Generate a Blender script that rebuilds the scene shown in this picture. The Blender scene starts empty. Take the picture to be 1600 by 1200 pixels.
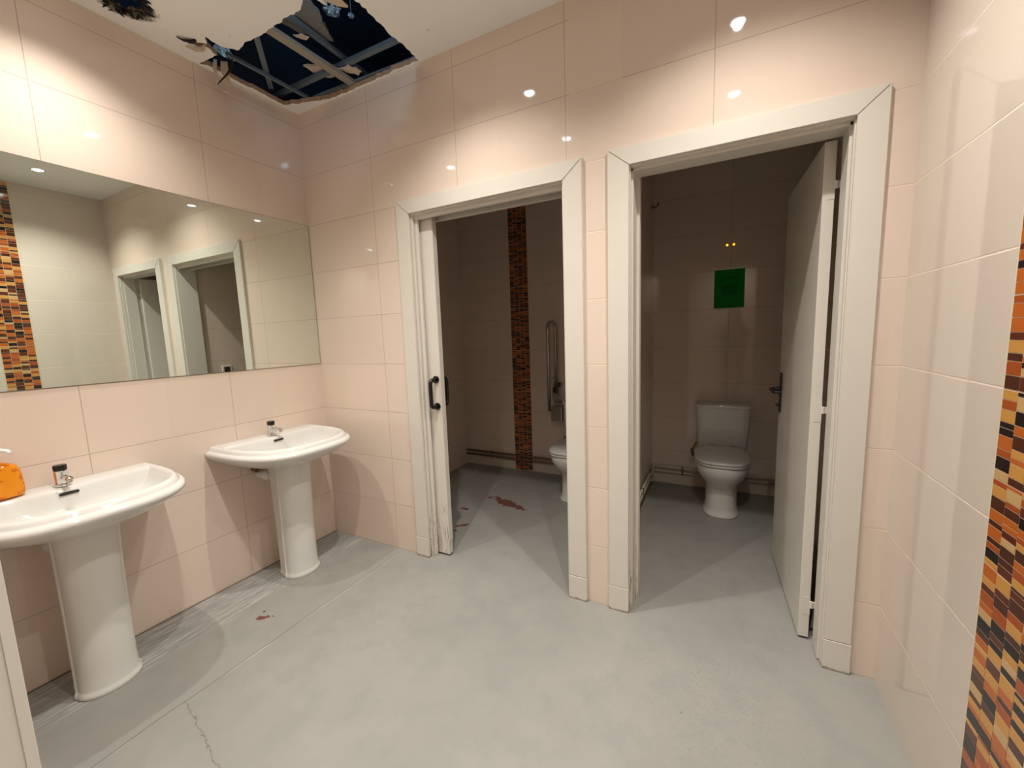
import bpy, bmesh, math, random
from mathutils import Vector, Matrix
PI = math.pi
random.seed(7)
SC = bpy.context.scene
COL = SC.collection

# ------------------------------------------------------------------ camera
cam_d = bpy.data.cameras.new('camera')
cam_d.sensor_fit = 'HORIZONTAL'
cam_d.sensor_width = 36.0
cam_d.lens = 630.23 / 1600 * 36.0
cam_d.clip_start = 0.02
cam = bpy.data.objects.new('camera', cam_d)
COL.objects.link(cam)
r_ = Vector((0.88931378, 0.45603749, -0.03392362))
f_ = Vector((-0.45659654, 0.88139816, -0.1210656))
u_ = r_.cross(f_).normalized()
cam.matrix_world = Matrix(((r_.x, u_.x, -f_.x, 2.4234), (r_.y, u_.y, -f_.y, -1.8496),
                           (r_.z, u_.z, -f_.z, 1.3521), (0, 0, 0, 1)))
SC.camera = cam

# ------------------------------------------------------------------ world, view
w = bpy.data.worlds.new('world'); SC.world = w; w.use_nodes = True
w.node_tree.nodes['Background'].inputs[0].default_value = (0.5, 0.6, 0.8, 1)
w.node_tree.nodes['Background'].inputs[1].default_value = 0.01
SC.view_settings.view_transform = 'Standard'
SC.view_settings.look = 'None'
SC.view_settings.gamma = 1.0
SC.view_settings.use_curve_mapping = False
SC.view_settings.exposure = 0.0

# ------------------------------------------------------------------ lamps (recessed spots of the ceiling, the last one added)
H = 2.785
LAMP_POWER = 83.0
LAMP_COLOR = (1.0, 0.955, 0.885)
LAMPS = [(2.46, -0.53), (1.37, -0.54), (2.46, -1.20), (1.37, -1.20), (0.345, -1.17),
         (2.62, -3.08)]  # last spot added unseen to brighten the front wall for its reflection
W = 2.978
YF = -3.45      # front wall (behind the camera)

# ------------------------------------------------------------------ materials
class NT:
    def __init__(s, name):
        s.m = bpy.data.materials.new(name); s.m.use_nodes = True
        s.n = s.m.node_tree.nodes; s.l = s.m.node_tree.links
        s.b = s.n['Principled BSDF']
    def inp(s, sock, v):
        if isinstance(v, (int, float)): sock.default_value = v
        elif isinstance(v, (tuple, list)): sock.default_value = tuple(v) + ((1,) if len(v) == 3 and len(sock.default_value) == 4 else ())
        else: s.l.new(v, sock)
    def M(s, op, a, b=0.0, c=0.0, clamp=False):
        n = s.n.new('ShaderNodeMath'); n.operation = op; n.use_clamp = clamp
        for i, v in enumerate((a, b, c)): s.inp(n.inputs[i], v)
        return n.outputs[0]
    def pos(s):
        g = s.n.new('ShaderNodeTexCoord'); x = s.n.new('ShaderNodeSeparateXYZ')
        s.l.new(g.outputs['Object'], x.inputs[0])
        s.co = g.outputs['Object']
        return x.outputs
    def noise(s, scale, detail=3, rough=.5, vec=None, stretch=None):
        n = s.n.new('ShaderNodeTexNoise')
        n.inputs['Scale'].default_value = scale; n.inputs['Detail'].default_value = detail
        n.inputs['Roughness'].default_value = rough
        v = vec or s.co
        if stretch:
            mp = s.n.new('ShaderNodeMapping'); s.l.new(v, mp.inputs[0]); mp.inputs['Scale'].default_value = stretch; v = mp.outputs[0]
        s.l.new(v, n.inputs['Vector'])
        return n.outputs[0]
    def mix(s, f, a, b):
        n = s.n.new('ShaderNodeMix'); n.data_type = 'RGBA'
        s.inp(n.inputs[0], f); s.inp(n.inputs[6], a); s.inp(n.inputs[7], b)
        return n.outputs[2]
    def ramp(s, v, lo, hi):   # smoothstep-like 0..1
        n = s.n.new('ShaderNodeMapRange'); n.interpolation_type = 'SMOOTHSTEP'
        s.inp(n.inputs[0], v); n.inputs[1].default_value = lo; n.inputs[2].default_value = hi
        return n.outputs[0]
    def bump(s, h, strength=.5, dist=.002):
        n = s.n.new('ShaderNodeBump'); n.inputs['Strength'].default_value = strength
        n.inputs['Distance'].default_value = dist; s.inp(n.inputs['Height'], h)
        s.l.new(n.outputs[0], s.b.inputs['Normal'])
    def set(s, **k):
        for a, v in k.items():
            s.inp(s.b.inputs[{'color': 'Base Color', 'rough': 'Roughness', 'metal': 'Metallic', 'ior': 'IOR', 'trans': 'Transmission Weight',
                              'coat': 'Coat Weight', 'coatr': 'Coat Roughness', 'emit': 'Emission Color', 'estr': 'Emission Strength',
                              'spec': 'Specular IOR Level', 'sss': 'Subsurface Weight'}[a]], v)
        return s.m

def simple(name, color, rough=.5, metal=0.0, **k):
    t = NT(name); t.pos()
    n = t.noise(6, 3)
    c2 = tuple(c * .93 for c in color)
    t.set(color=t.mix(n, color, c2), rough=rough, metal=metal, **k)
    return t.m

def tile_mat(name, axis, u0, du, base=(0.62, 0.51, 0.43), grout=(0.36, 0.27, 0.21), gw=0.0011, rough=.045):
    t = NT(name); p = t.pos()
    u = p[0] if axis == 'x' else p[1]
    def dist(v, off, step):
        a = t.M('SUBTRACT', v, off - step * 0.5 + 100 * -step)
        m = t.M('MODULO', a, step)
        return t.M('ABSOLUTE', t.M('SUBTRACT', m, step * .5))
    dz = dist(p[2], 0.0, .3)
    if du:
        dd = t.M('MINIMUM', dist(u, u0, du), dz)
    else:
        dd = dz
    mask = t.ramp(dd, gw * .7, gw * 1.5)           # 0 in the joint
    groove = t.ramp(dd, gw * .5, gw * 2.4)
    # tile to tile tint
    iu = t.M('FLOOR', t.M('DIVIDE', t.M('SUBTRACT', u, u0 - 60), du or .6)); iz = t.M('FLOOR', t.M('DIVIDE', t.M('ADD', p[2], 30.0), .3))
    wn = t.n.new('ShaderNodeTexWhiteNoise'); wn.noise_dimensions = '2D'
    cb = t.n.new('ShaderNodeCombineXYZ'); t.l.new(iu, cb.inputs[0]); t.l.new(iz, cb.inputs[1]); t.l.new(cb.outputs[0], wn.inputs['Vector'])
    b2 = (base[0] * .965, base[1] * .975, base[2] * .955)
    c = t.mix(wn.outputs[0], base, b2)
    cl = t.noise(2.3, 2)
    c = t.mix(t.M('MULTIPLY', cl, .25), c, (base[0] * .9, base[1] * .87, base[2] * .86))
    gn = t.noise(40, 2)
    g = t.mix(gn, grout, tuple(min(1, q * 1.5) for q in grout))
    t.set(color=t.mix(mask, g, c), rough=t.M('SUBTRACT', 0.75, t.M('MULTIPLY', mask, .75 - rough)), spec=.55)
    wav = t.noise(3.0, 1)
    t.bump(t.M('ADD', groove, t.M('MULTIPLY', wav, .25)), .35, .0016)
    return t.m

TL = (0.775, 0.64, 0.545); TR = (.695, .605, .525)
M = {}
M['tile_back'] = tile_mat('tile_back', 'x', -0.008, .5965, base=TL)
M['tile_left'] = tile_mat('tile_left', 'y', -0.583, .597, base=TL)
M['tile_right'] = tile_mat('tile_right', 'y', -1.29, 0, base=TR, grout=(.66, .56, .46), gw=.0015)
M['tile_post'] = tile_mat('tile_post', 'x', 0, 0, base=TL, grout=(.60, .46, .36), gw=.0015)
M['tile_stall_x'] = tile_mat('tile_stall_x', 'x', 0.01, .6, base=TL)
M['tile_stall2_x'] = tile_mat('tile_stall_narrow', 'x', 0.08, .6, base=TL)
M['tile_stall_y'] = tile_mat('tile_stall_y', 'y', 0.02, .6, base=TL)

def ceiling_mat():
    t = NT('ceiling_paint'); p = t.pos()
    n = t.noise(3, 4); n2 = t.noise(90, 3)
    c = t.mix(n, (.92, .92, .89), (.88, .87, .83))
    # soot around the burnt hole
    dx = t.M('SUBTRACT', p[0], .17); dy = t.M('SUBTRACT', p[1], -.90)
    d = t.M('SQRT', t.M('ADD', t.M('MULTIPLY', dx, dx), t.M('MULTIPLY', dy, dy)))
    n3 = t.noise(28, 4, .7)
    dd = t.M('ADD', d, t.M('MULTIPLY', n3, .09))
    soot = t.M('SUBTRACT', 1.0, t.ramp(dd, .125, .15))
    c = t.mix(t.M('MULTIPLY', soot, .85), c, (.03, .022, .012))
    # small brown specks of damp
    n4 = t.noise(22, 2); sp = t.ramp(n4, .70, .76)
    c = t.mix(t.M('MULTIPLY', sp, .25), c, (.38, .30, .22))
    t.set(color=c, rough=.8); t.bump(n2, .15, .002)
    return t.m
M['ceiling'] = ceiling_mat()

def floor_mat():
    t = NT('painted_concrete'); p = t.pos(); x, y = p[0], p[1]
    big = t.noise(1.3, 4, .6); mid = t.noise(7, 5, .65); fine = t.noise(180, 2)
    c = t.mix(t.ramp(big, .3, .7), (.285, .278, .255), (.33, .32, .295))
    c = t.mix(t.M('MULTIPLY', t.ramp(mid, .42, .72), .5), c, (.25, .25, .237))
    # strip along the left wall with streaks running along it
    st = t.noise(9, 4, .7, stretch=(9, .7, 1))
    strip = t.M('SUBTRACT', 1.0, t.ramp(x, .27, .33))
    c = t.mix(t.M('MULTIPLY', strip, t.ramp(st, .42, .62)), c, (.43, .42, .40))
    c = t.mix(t.M('MULTIPLY', t.M('MULTIPLY', t.ramp(st, .55, .5), strip), .4), c, (.26, .255, .24))
    # straight saw joint
    wob = t.M('MULTIPLY', t.M('SUBTRACT', t.noise(5, 2), .5), .02)
    lx = t.M('ABSOLUTE', t.M('SUBTRACT', t.M('ADD', x, wob), .635))
    dash = t.noise(4, 3)
    ln = t.M('SUBTRACT', 1.0, t.ramp(lx, .0010, .0034))
    lit = t.M('SUBTRACT', 1.0, t.ramp(t.M('ABSOLUTE', t.M('SUBTRACT', t.M('ADD', x, wob), .641)), .001, .006))
    c = t.mix(t.M('MULTIPLY', lit, t.M('MULTIPLY', t.ramp(dash, .45, .65), .7)), c, (.56, .54, .49))
    ykeep = t.M('SUBTRACT', 1.0, t.ramp(y, -.15, .0))
    c = t.mix(t.M('MULTIPLY', t.M('MULTIPLY', ln, ykeep), .85), c, (.13, .11, .09))
    # wandering crack from the joint towards the camera side
    cr = t.M('ADD', -1.205, t.M('MULTIPLY', t.M('SUBTRACT', x, .63), -.22))
    cn = t.M('MULTIPLY', t.M('SUBTRACT', t.noise(22, 4, .7), .5), .055)
    cd = t.M('ABSOLUTE', t.M('SUBTRACT', t.M('ADD', y, cn), cr))
    cm = t.M('MULTIPLY', t.M('SUBTRACT', 1.0, t.ramp(cd, .0009, .0032)),
             t.M('MULTIPLY', t.ramp(x, .62, .65), t.M('SUBTRACT', 1.0, t.ramp(x, 1.35, 1.5))))
    c = t.mix(t.M('MULTIPLY', cm, .8), c, (.15, .14, .11))
    # red undercoat where the grey has chipped off
    def spot(cx, cy, rx, ry, ang, k=.85, sc=24):
        ca, sa = math.cos(ang), math.sin(ang)
        dx = t.M('SUBTRACT', x, cx); dy = t.M('SUBTRACT', y, cy)
        a = t.M('DIVIDE', t.M('ADD', t.M('MULTIPLY', dx, ca), t.M('MULTIPLY', dy, sa)), rx)
        b = t.M('DIVIDE', t.M('SUBTRACT', t.M('MULTIPLY', dy, ca), t.M('MULTIPLY', dx, sa)), ry)
        d = t.M('SQRT', t.M('ADD', t.M('MULTIPLY', a, a), t.M('MULTIPLY', b, b)))
        nn = t.noise(sc, 3, .6)
        return t.M('SUBTRACT', 1.0, t.ramp(t.M('ADD', d, t.M('MULTIPLY', t.M('SUBTRACT', nn, .5), 2.6)), k, k + .08))
    for s in [(.445, -.79, .042, .022, .6, .75, 30), (.40, -.76, .012, .008, 0, .7, 60), (.93, .895, .19, .05, -.32, .85, 17), (.80, .965, .05, .015, -.3, .8, 40),
              (.80, .43, .06, .022, .6, .8, 30), (.66, .67, .05, .02, .2, .8, 30), (.80, .34, .02, .012, 0, .8, 50)]:
        sp = spot(*s); c = t.mix(t.M('MULTIPLY', sp, .9), c, (.15, .024, .014))
    # scuffed coarse patch near the second doorway and flecks
    d2x = t.M('SUBTRACT', x, 2.42); d2y = t.M('ADD', y, .35)
    dd = t.M('SQRT', t.M('ADD', t.M('MULTIPLY', d2x, d2x), t.M('MULTIPLY', d2y, d2y)))
    gr = t.noise(75, 3, .8)
    c = t.mix(t.M('MULTIPLY', t.M('MULTIPLY', t.ramp(gr, .56, .66), t.M('SUBTRACT', 1.0, t.ramp(dd, .1, .5))), .6), c, (.22, .21, .19))
    fl = t.noise(38, 2, .4)
    c = t.mix(t.M('MULTIPLY', t.ramp(fl, .78, .80), .7), c, (.10, .08, .06))
    # dark brown band right at the left wall base
    dl = t.M('SUBTRACT', 1.0, t.ramp(x, .004, .02)); 
    c = t.mix(t.M('MULTIPLY', dl, .8), c, (.10, .07, .05))
    c = t.mix(t.M('MULTIPLY', fine, .12), c, (.26, .26, .25))
    t.set(color=c, rough=t.M('ADD', .42, t.M('MULTIPLY', mid, .25)), spec=.4)
    t.bump(t.M('ADD', t.M('MULTIPLY', mid, .6), t.M('MULTIPLY', fine, .4)), .25, .003)
    return t.m
M['floor'] = floor_mat()

def paint_mat():
    t = NT('white_door_paint'); p = t.pos()
    n = t.noise(5, 3)
    c = t.mix(n, (.70, .66, .595), (.66, .615, .545))
    return t, p, c
t, p, c = paint_mat()
gl = t.M('SUBTRACT', 1.0, t.ramp(t.M('ADD', p[2], t.M('MULTIPLY', t.noise(30, 4, .7), .03)), .018, .030))
c = t.mix(t.M('MULTIPLY', gl, .75), c, (.16, .09, .05))
t.set(color=c, rough=.32); t.bump(t.noise(60, 2), .04, .002); M['paint'] = t.m
t, p, c = paint_mat()
t.m.name = 'worn_door_paint'
low = t.M('SUBTRACT', 1.0, t.ramp(p[2], .03, .75))
wn = t.noise(9, 6, .75, stretch=(16, 16, .9))
wear = t.ramp(t.M('ADD', t.M('MULTIPLY', low, .20), wn), .715, .765)
c = t.mix(t.M('MULTIPLY', wear, .8), c, (.17, .10, .055))
t.set(color=c, rough=.4); M['paint_worn'] = t.m

M['porcelain'] = simple('porcelain', (.72, .71, .675), .06, spec=.6)
M['seat_plastic'] = simple('seat_plastic', (.70, .685, .65), .16)
M['chrome'] = simple('chrome', (.78, .78, .78), .08, 1.0)
M['steel'] = simple('brushed_steel', (.50, .46, .42), .30, 1.0)
M['galv'] = simple('galvanised_steel', (.17, .22, .26), .5, .4)
M['galv_tan'] = simple('tan_steel', (.36, .33, .27), .7, .2)  # tan steel, paler than the other channels
M['black'] = simple('black_plastic', (.006, .006, .006), .25)
M['brass'] = simple('brass', (.75, .48, .12), .22, 1.0)
M['bronze'] = simple('aged_bronze', (.28, .17, .10), .35, 1.0)
M['white_plastic'] = simple('white_plastic', (.85, .85, .83), .3)
M['pipe'] = simple('cream_pipe_paint', (.66, .58, .48), .35)
M['pipe_dark'] = simple('copper_pipe', (.30, .20, .14), .35, .5)
M['gypsum'] = simple('plasterboard_core', (.42, .29, .19), .9)
M['paper_tan'] = simple('torn_board_paper', (.60, .49, .38), .9)
M['char'] = simple('charred_black', (.010, .008, .006), .95)
M['insul'] = simple('grey_insulation', (.20, .20, .19), 1.0)
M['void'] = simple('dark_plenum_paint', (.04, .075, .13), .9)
M['grout_light'] = simple('grout_light', (.62, .50, .36), .6)
M['edge_trim'] = simple('cream_edge_trim', (.72, .64, .42), .4)
M['zinc'] = simple('painted_hinge', (.62, .62, .57), .35)
M['gap_shade'] = simple('dark_gap', (.02, .018, .015), .8)  # near-black colour for the shade inside overflow slot and track gap
for i, (cc) in enumerate([(.52, .13, .022), (.40, .085, .018), (.085, .026, .014), (.020, .012, .012), (.62, .30, .07), (.60, .38, .17), (.12, .030, .015)]):
    M['tess%d' % i] = simple('mosaic_glaze_%d' % i, cc, .10, spec=.6)
t = NT('mirror_glass'); t.pos(); t.set(color=(.79, .86, .80), metal=1.0, rough=.0); M['mirror'] = t.m
t = NT('mirror_edge'); t.pos(); t.set(color=(.05, .07, .06), rough=.2); M['mirror_edge'] = t.m
t = NT('lamp_lens'); t.pos(); t.set(color=(.9, .9, .9), emit=(.88, .94, 1.0), estr=30.0); M['lens'] = t.m
t = NT('orange_soap'); t.pos(); t.set(color=t.mix(t.ramp(t.noise(38, 3, .6), .52, .58), (1.0, .38, .015), (.80, .20, .01)), rough=.10, trans=.30, ior=1.36, emit=(0, 0, 0), estr=0.0); M['soap'] = t.m
t = NT('clear_pet'); t.pos(); t.set(color=(1, .97, .93), rough=.03, trans=1.0, ior=1.3); M['pet'] = t.m
t = NT('foil'); t.pos(); n = t.noise(14, 4); t.set(color=(.22, .42, .68), metal=1.0, rough=.16); t.bump(n, .9, .02); M['foil'] = t.m  # blue tint carries the cool light the foil would reflect
# green paper sign with faint darker printed lines
t = NT('green_sign'); p = t.pos()
c = t.mix(t.noise(8, 2), (.006, .21, .02), (.01, .25, .03))
t.set(color=c, rough=.6, spec=.1); M['green'] = t.m
M['green_dark'] = simple('green_print', (.004, .11, .010), .6, spec=.1)

# ------------------------------------------------------------------ mesh helpers
def obj(name, bm, mat=None, parent=None, smooth=False, mats=None, loc=None):
    me = bpy.data.meshes.new(name)
    bmesh.ops.recalc_face_normals(bm, faces=bm.faces)
    bm.to_mesh(me); bm.free()
    for m in (mats or [mat]): me.materials.append(m)
    if smooth:
        for pl in me.polygons: pl.use_smooth = True
    o = bpy.data.objects.new(name, me); COL.objects.link(o)
    if loc: o.location = loc
    if parent: o.parent = parent
    return o
def thing(name, label, cat, loc=(0, 0, 0), rz=0, group=None):
    o = bpy.data.objects.new(name, None); COL.objects.link(o)
    o.location = loc; o.rotation_euler = (0, 0, rz); o.empty_display_size = .1
    o['label'] = label; o['category'] = cat
    if group: o['group'] = group
    return o
def tag(o, label, cat, group=None, kind=None):
    o['label'] = label; o['category'] = cat
    if group: o['group'] = group
    if kind: o['kind'] = kind
    return o
def struct(name, bm, mat=None, mats=None, label=None, cat=None, **k):
    o = obj(name, bm, mat, mats=mats, **k); o['kind'] = 'structure'
    o['label'] = label; o['category'] = cat
    return o
def BM(): return bmesh.new()
def box(bm, x0, x1, y0, y1, z0, z1, mi=0, bev=0):
    vs = [bm.verts.new((x, y, z)) for x in (x0, x1) for y in (y0, y1) for z in (z0, z1)]
    fs = []
    for q in ((0, 1, 3, 2), (4, 6, 7, 5), (0, 4, 5, 1), (2, 3, 7, 6), (0, 2, 6, 4), (1, 5, 7, 3)):
        f = bm.faces.new([vs[i] for i in q]); f.material_index = mi; fs.append(f)
    if bev:
        es = list({e for f in fs for e in f.edges})
        bmesh.ops.bevel(bm, geom=es, offset=bev, segments=3, affect='EDGES', profile=.6)
    return vs
def bx(*a, **k):
    bm = BM(); box(bm, *a, **k); return bm
def loft(bm, rings, cap0=True, cap1=True, closed=True, mi=0):
    R = [[bm.verts.new(p) for p in r] for r in rings]
    n = len(R[0])
    for a, b in zip(R, R[1:]):
        for i in range(n if closed else n - 1):
            f = bm.faces.new((a[i], a[(i + 1) % n], b[(i + 1) % n], b[i])); f.material_index = mi
    if cap0: bm.faces.new(R[0][::-1]).material_index = mi
    if cap1: bm.faces.new(R[-1]).material_index = mi
    return R
def circ(c, r, n, ax=(0, 0, 1), ry=None):
    ax = Vector(ax).normalized()
    t = Vector((0, 0, 1)) if abs(ax.z) < .9 else Vector((1, 0, 0))
    u = t.cross(ax).normalized(); v = ax.cross(u)
    ry = ry or r
    return [Vector(c) + u * math.cos(2 * PI * i / n) * r + v * math.sin(2 * PI * i / n) * ry for i in range(n)]
def lathe(bm, c, prof, n=32, sx=1, sy=1, mi=0):
    loft(bm, [[(c[0] + r * sx * math.cos(2 * PI * i / n), c[1] + r * sy * math.sin(2 * PI * i / n), c[2] + z) for i in range(n)] for r, z in prof], mi=mi)
def cyl(bm, a, b, r, n=20, r2=None, mi=0):
    a, b = Vector(a), Vector(b)
    loft(bm, [circ(a, r, n, b - a), circ(b, r2 or r, n, b - a)], mi=mi)
def tube(bm, pts, r, n=14, rad=None, seg=7):
    """round tube through points with rounded corners of radius rad"""
    pts = [Vector(p) for p in pts]; out = [pts[0]]
    for i in range(1, len(pts) - 1):
        a, b, c = pts[i - 1], pts[i], pts[i + 1]
        d = min(rad or r * 2, (b - a).length * .49, (c - b).length * .49)
        p0 = b + (a - b).normalized() * d; p1 = b + (c - b).normalized() * d
        for k in range(seg + 1):
            s = k / seg; out.append(p0 * (1 - s) ** 2 + b * 2 * s * (1 - s) + p1 * s ** 2)
    out.append(pts[-1])
    up = None; rings = []
    for i, p in enumerate(out):
        t = (out[min(i + 1, len(out) - 1)] - out[max(i - 1, 0)]).normalized()
        if up is None:
            up = Vector((0, 0, 1)) if abs(t.z) < .9 else Vector((1, 0, 0))
        u = (up - t * up.dot(t)).normalized(); up = u; v = t.cross(u)
        rings.append([p + u * math.cos(2 * PI * k / n) * r + v * math.sin(2 * PI * k / n) * r for k in range(n)])
    loft(bm, rings)
def sup(cx, cy, a, bf, bb, n, z, N=48, zf=None):
    """superellipse ring; bf towards -y, bb towards +y"""
    out = []
    for i in range(N):
        t = 2 * PI * i / N; c, s = math.cos(t), math.sin(t)
        x = cx + a * math.copysign(abs(c) ** (2 / n), c)
        b = bb if s > 0 else bf
        y = cy + b * math.copysign(abs(s) ** (2 / n), s)
        out.append((x, y, z if zf is None else z + zf * (y - cy)))
    return out
def subsurf(o, lv=1):
    m = o.modifiers.new('subsurf', 'SUBSURF'); m.levels = lv; m.render_levels = lv
def prism(bm, poly, axis, a, b, mi=0):
    """extrude 2D polygon: axis 'y' -> poly is (x,z); 'x' -> (y,z); 'z' -> (x,y)"""
    def P(q, t):
        return {'y': (q[0], t, q[1]), 'x': (t, q[0], q[1]), 'z': (q[0], q[1], t)}[axis]
    A = [bm.verts.new(P(q, a)) for q in poly]; B = [bm.verts.new(P(q, b)) for q in poly]
    n = len(poly)
    for i in range(n): bm.faces.new((A[i], A[(i + 1) % n], B[(i + 1) % n], B[i])).material_index = mi
    bm.faces.new(A[::-1]).material_index = mi; bm.faces.new(B).material_index = mi

# ================================================================== ROOM SHELL
D1 = (.855, 1.765, 2.04)      # first doorway clear of the casing
D2 = (2.062, 2.815, 2.045)    # second doorway
TW = .15
Y1 = 1.672                    # back of first cubicle
Y2 = 1.832                    # back of second cubicle
XP0, XP1 = 1.79, 1.905        # partition between the cubicles

struct('floor', bx(-.3, 3.3, YF - .2, 2.1, -.08, 0), M['floor'], label='grey painted concrete floor with cracks and red chipped spots', cat='floor')
bm = BM()
box(bm, -.12, .80, 0, .035, 0, H); box(bm, -.12, .80, .105, TW, 0, H)       # pocket for the sliding leaf between the two skins
box(bm, .80, 1.80, 0, TW, 2.085, H)
box(bm, 1.80, 2.03, 0, TW, 0, H, mi=1)
box(bm, 2.03, 2.845, 0, TW, 2.09, H)
box(bm, 2.845, W, 0, TW, 0, H, mi=1)
struct('wall_back', bm, mats=[M['tile_back'], M['tile_post']], label='pale pink glossy tiled wall pierced by the two doorways', cat='wall')
struct('wall_left', bx(-.12, 0, YF, 0, 0, H), M['tile_left'], label='pale pink glossy tiled wall behind the two washbasins', cat='wall')
struct('wall_right', bx(W, W + .12, YF, Y2 + .12, 0, H), M['tile_right'], label='pale glossy tiled wall at the right edge of the photo', cat='wall')
bm = BM(); box(bm, -.12, 1.0, YF - .12, YF, 0, H); box(bm, 1.85, W + .12, YF - .12, YF, 0, H); box(bm, 1.0, 1.85, YF - .12, YF, 2.05, H)
struct('wall_front', bm, M['tile_stall_x'], label='tiled wall behind the camera with the entrance', cat='wall')
struct('wall_cubicle_left', bx(-.10, .037, TW, Y1 + .12, 0, H), M['tile_stall_y'], label='dim tiled left wall of the wider cubicle', cat='wall')
struct('wall_cubicle_back', bx(.037, XP0, Y1, Y1 + .12, 0, H), M['tile_stall_x'], label='dim tiled wall behind the toilet with folding grab bar', cat='wall')
struct('wall_partition', bx(XP0, XP1, TW, Y2 + .12, 0, H), M['tile_stall_y'], label='tiled partition between the two cubicles', cat='wall')
struct('wall_cubicle_end', bx(XP1, W, Y2, Y2 + .12, 0, H), M['tile_stall2_x'], label='dim tiled wall with the green sign behind the narrow cubicle toilet', cat='wall')

bm = BM(); box(bm, 1.0, 1.85, YF - .08, YF - .03, 0, 2.05); struct('door_3', bm, M['paint'], label='closed white entrance door behind the camera', cat='door')
# stub wall at the left edge of the frame, beside the near basin
bm = BM(); box(bm, 0, 1.02, -1.90, -1.652, 0, H)
struct('wall_stub', bm, M['tile_back'], label='end of tiled side wall at far left edge', cat='wall')
bm = BM()
box(bm, 1.02, 1.042, -1.93, -1.648, 0, 2.2, bev=.0015); box(bm, 1.02, 1.047, -1.93, -1.641, 0, 2.2, bev=.0015); box(bm, .95, 1.050, -1.652, -1.632, 0, 2.2, bev=.0015)
struct('trim_1', bm, M['paint'], label='cream stepped door jamb at the bottom left edge', cat='trim')

# ceiling with two broken holes
def ragged(poly, amp, step, seed, skip=()):
    rnd = random.Random(seed); out = []
    n = len(poly)
    for i in range(n):
        a, b = Vector(poly[i]), Vector(poly[(i + 1) % n]); d = (b - a).length
        k = max(1, int(d / step)); nr = Vector((-(b - a).y, (b - a).x)).normalized() if d > 0 else Vector((0, 0))
        for j in range(k):
            q = a.lerp(b, j / k)
            if j > 0 and i not in skip: q = q + nr * rnd.uniform(-amp, amp)
            out.append((q.x, q.y))
    return out
hole_px = [(0.012, -0.555), (0.106, -0.55), (0.155, -0.545), (0.175, -0.60), (0.125, -0.655), (0.15, -0.665), (0.20, -0.612), (0.245, -0.64), (0.235, -0.575), (0.274, -0.515), (0.31, -0.518), (0.38, -0.527), (0.438, -0.521),
           (0.526, -0.522), (0.6, -0.524), (0.682, -0.525), (0.766, -0.523), (0.84, -0.56), (0.865, -0.545), (0.881, -0.48), (0.905, -.60), (0.947, -0.62), (0.985, -0.50),
           (1.012, -0.421), (0.999, -0.316), (1.002, -0.27), (0.991, -0.207), (0.999, -0.128), (0.994, -0.051), (0.991, -0.014),
           (0.816, -0.024), (0.765, -0.012), (0.622, -0.012), (0.465, -0.010), (0.303, -0.020), (0.154, -0.068), (0.028, -0.11), (0.030, -0.165),
           (0.036, -0.285), (0.026, -0.363), (0.040, -0.458), (0.034, -0.533)]
hole = ragged(hole_px, .0055, .016, 3)
burn = []
rnd = random.Random(5)
for i in range(44):
    a = 2 * PI * i / 44
    rr = 1 + rnd.uniform(-.22, .16)
    burn.append((.185 + .085 * rr * math.cos(a), -.91 + .075 * rr * math.sin(a)))
bm = BM()
edges = []
for loop in ([(-.12, YF - .12), (W + .12, YF - .12), (W + .12, Y2 + .2), (-.12, Y2 + .2)], hole, burn):
    vs = [bm.verts.new((x, y, H)) for x, y in loop]
    for i in range(len(vs)): edges.append(bm.edges.new((vs[i], vs[(i + 1) % len(vs)])))
bmesh.ops.triangle_fill(bm, use_beauty=True, edges=edges)
low_faces = list(bm.faces)
ext = bmesh.ops.extrude_face_region(bm, geom=low_faces)
bmesh.ops.translate(bm, vec=(0, 0, .024), verts=[v for v in ext['geom'] if isinstance(v, bmesh.types.BMVert)])
bmesh.ops.recalc_face_normals(bm, faces=bm.faces)
for f in bm.faces: f.material_index = 0 if f.normal.z < -.5 else 1
struct('ceiling', bm, mats=[M['ceiling'], M['gypsum']], label='cream plasterboard ceiling with a big broken hole', cat='ceiling')
# plenum above
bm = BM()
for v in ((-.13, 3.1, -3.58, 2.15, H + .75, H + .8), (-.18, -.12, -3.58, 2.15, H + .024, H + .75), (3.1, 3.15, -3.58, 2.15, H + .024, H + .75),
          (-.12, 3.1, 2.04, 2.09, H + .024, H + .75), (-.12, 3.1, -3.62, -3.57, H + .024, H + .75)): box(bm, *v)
struct('wall_plenum', bm, M['void'], label='dark blue void above the broken ceiling', cat='void')

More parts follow.
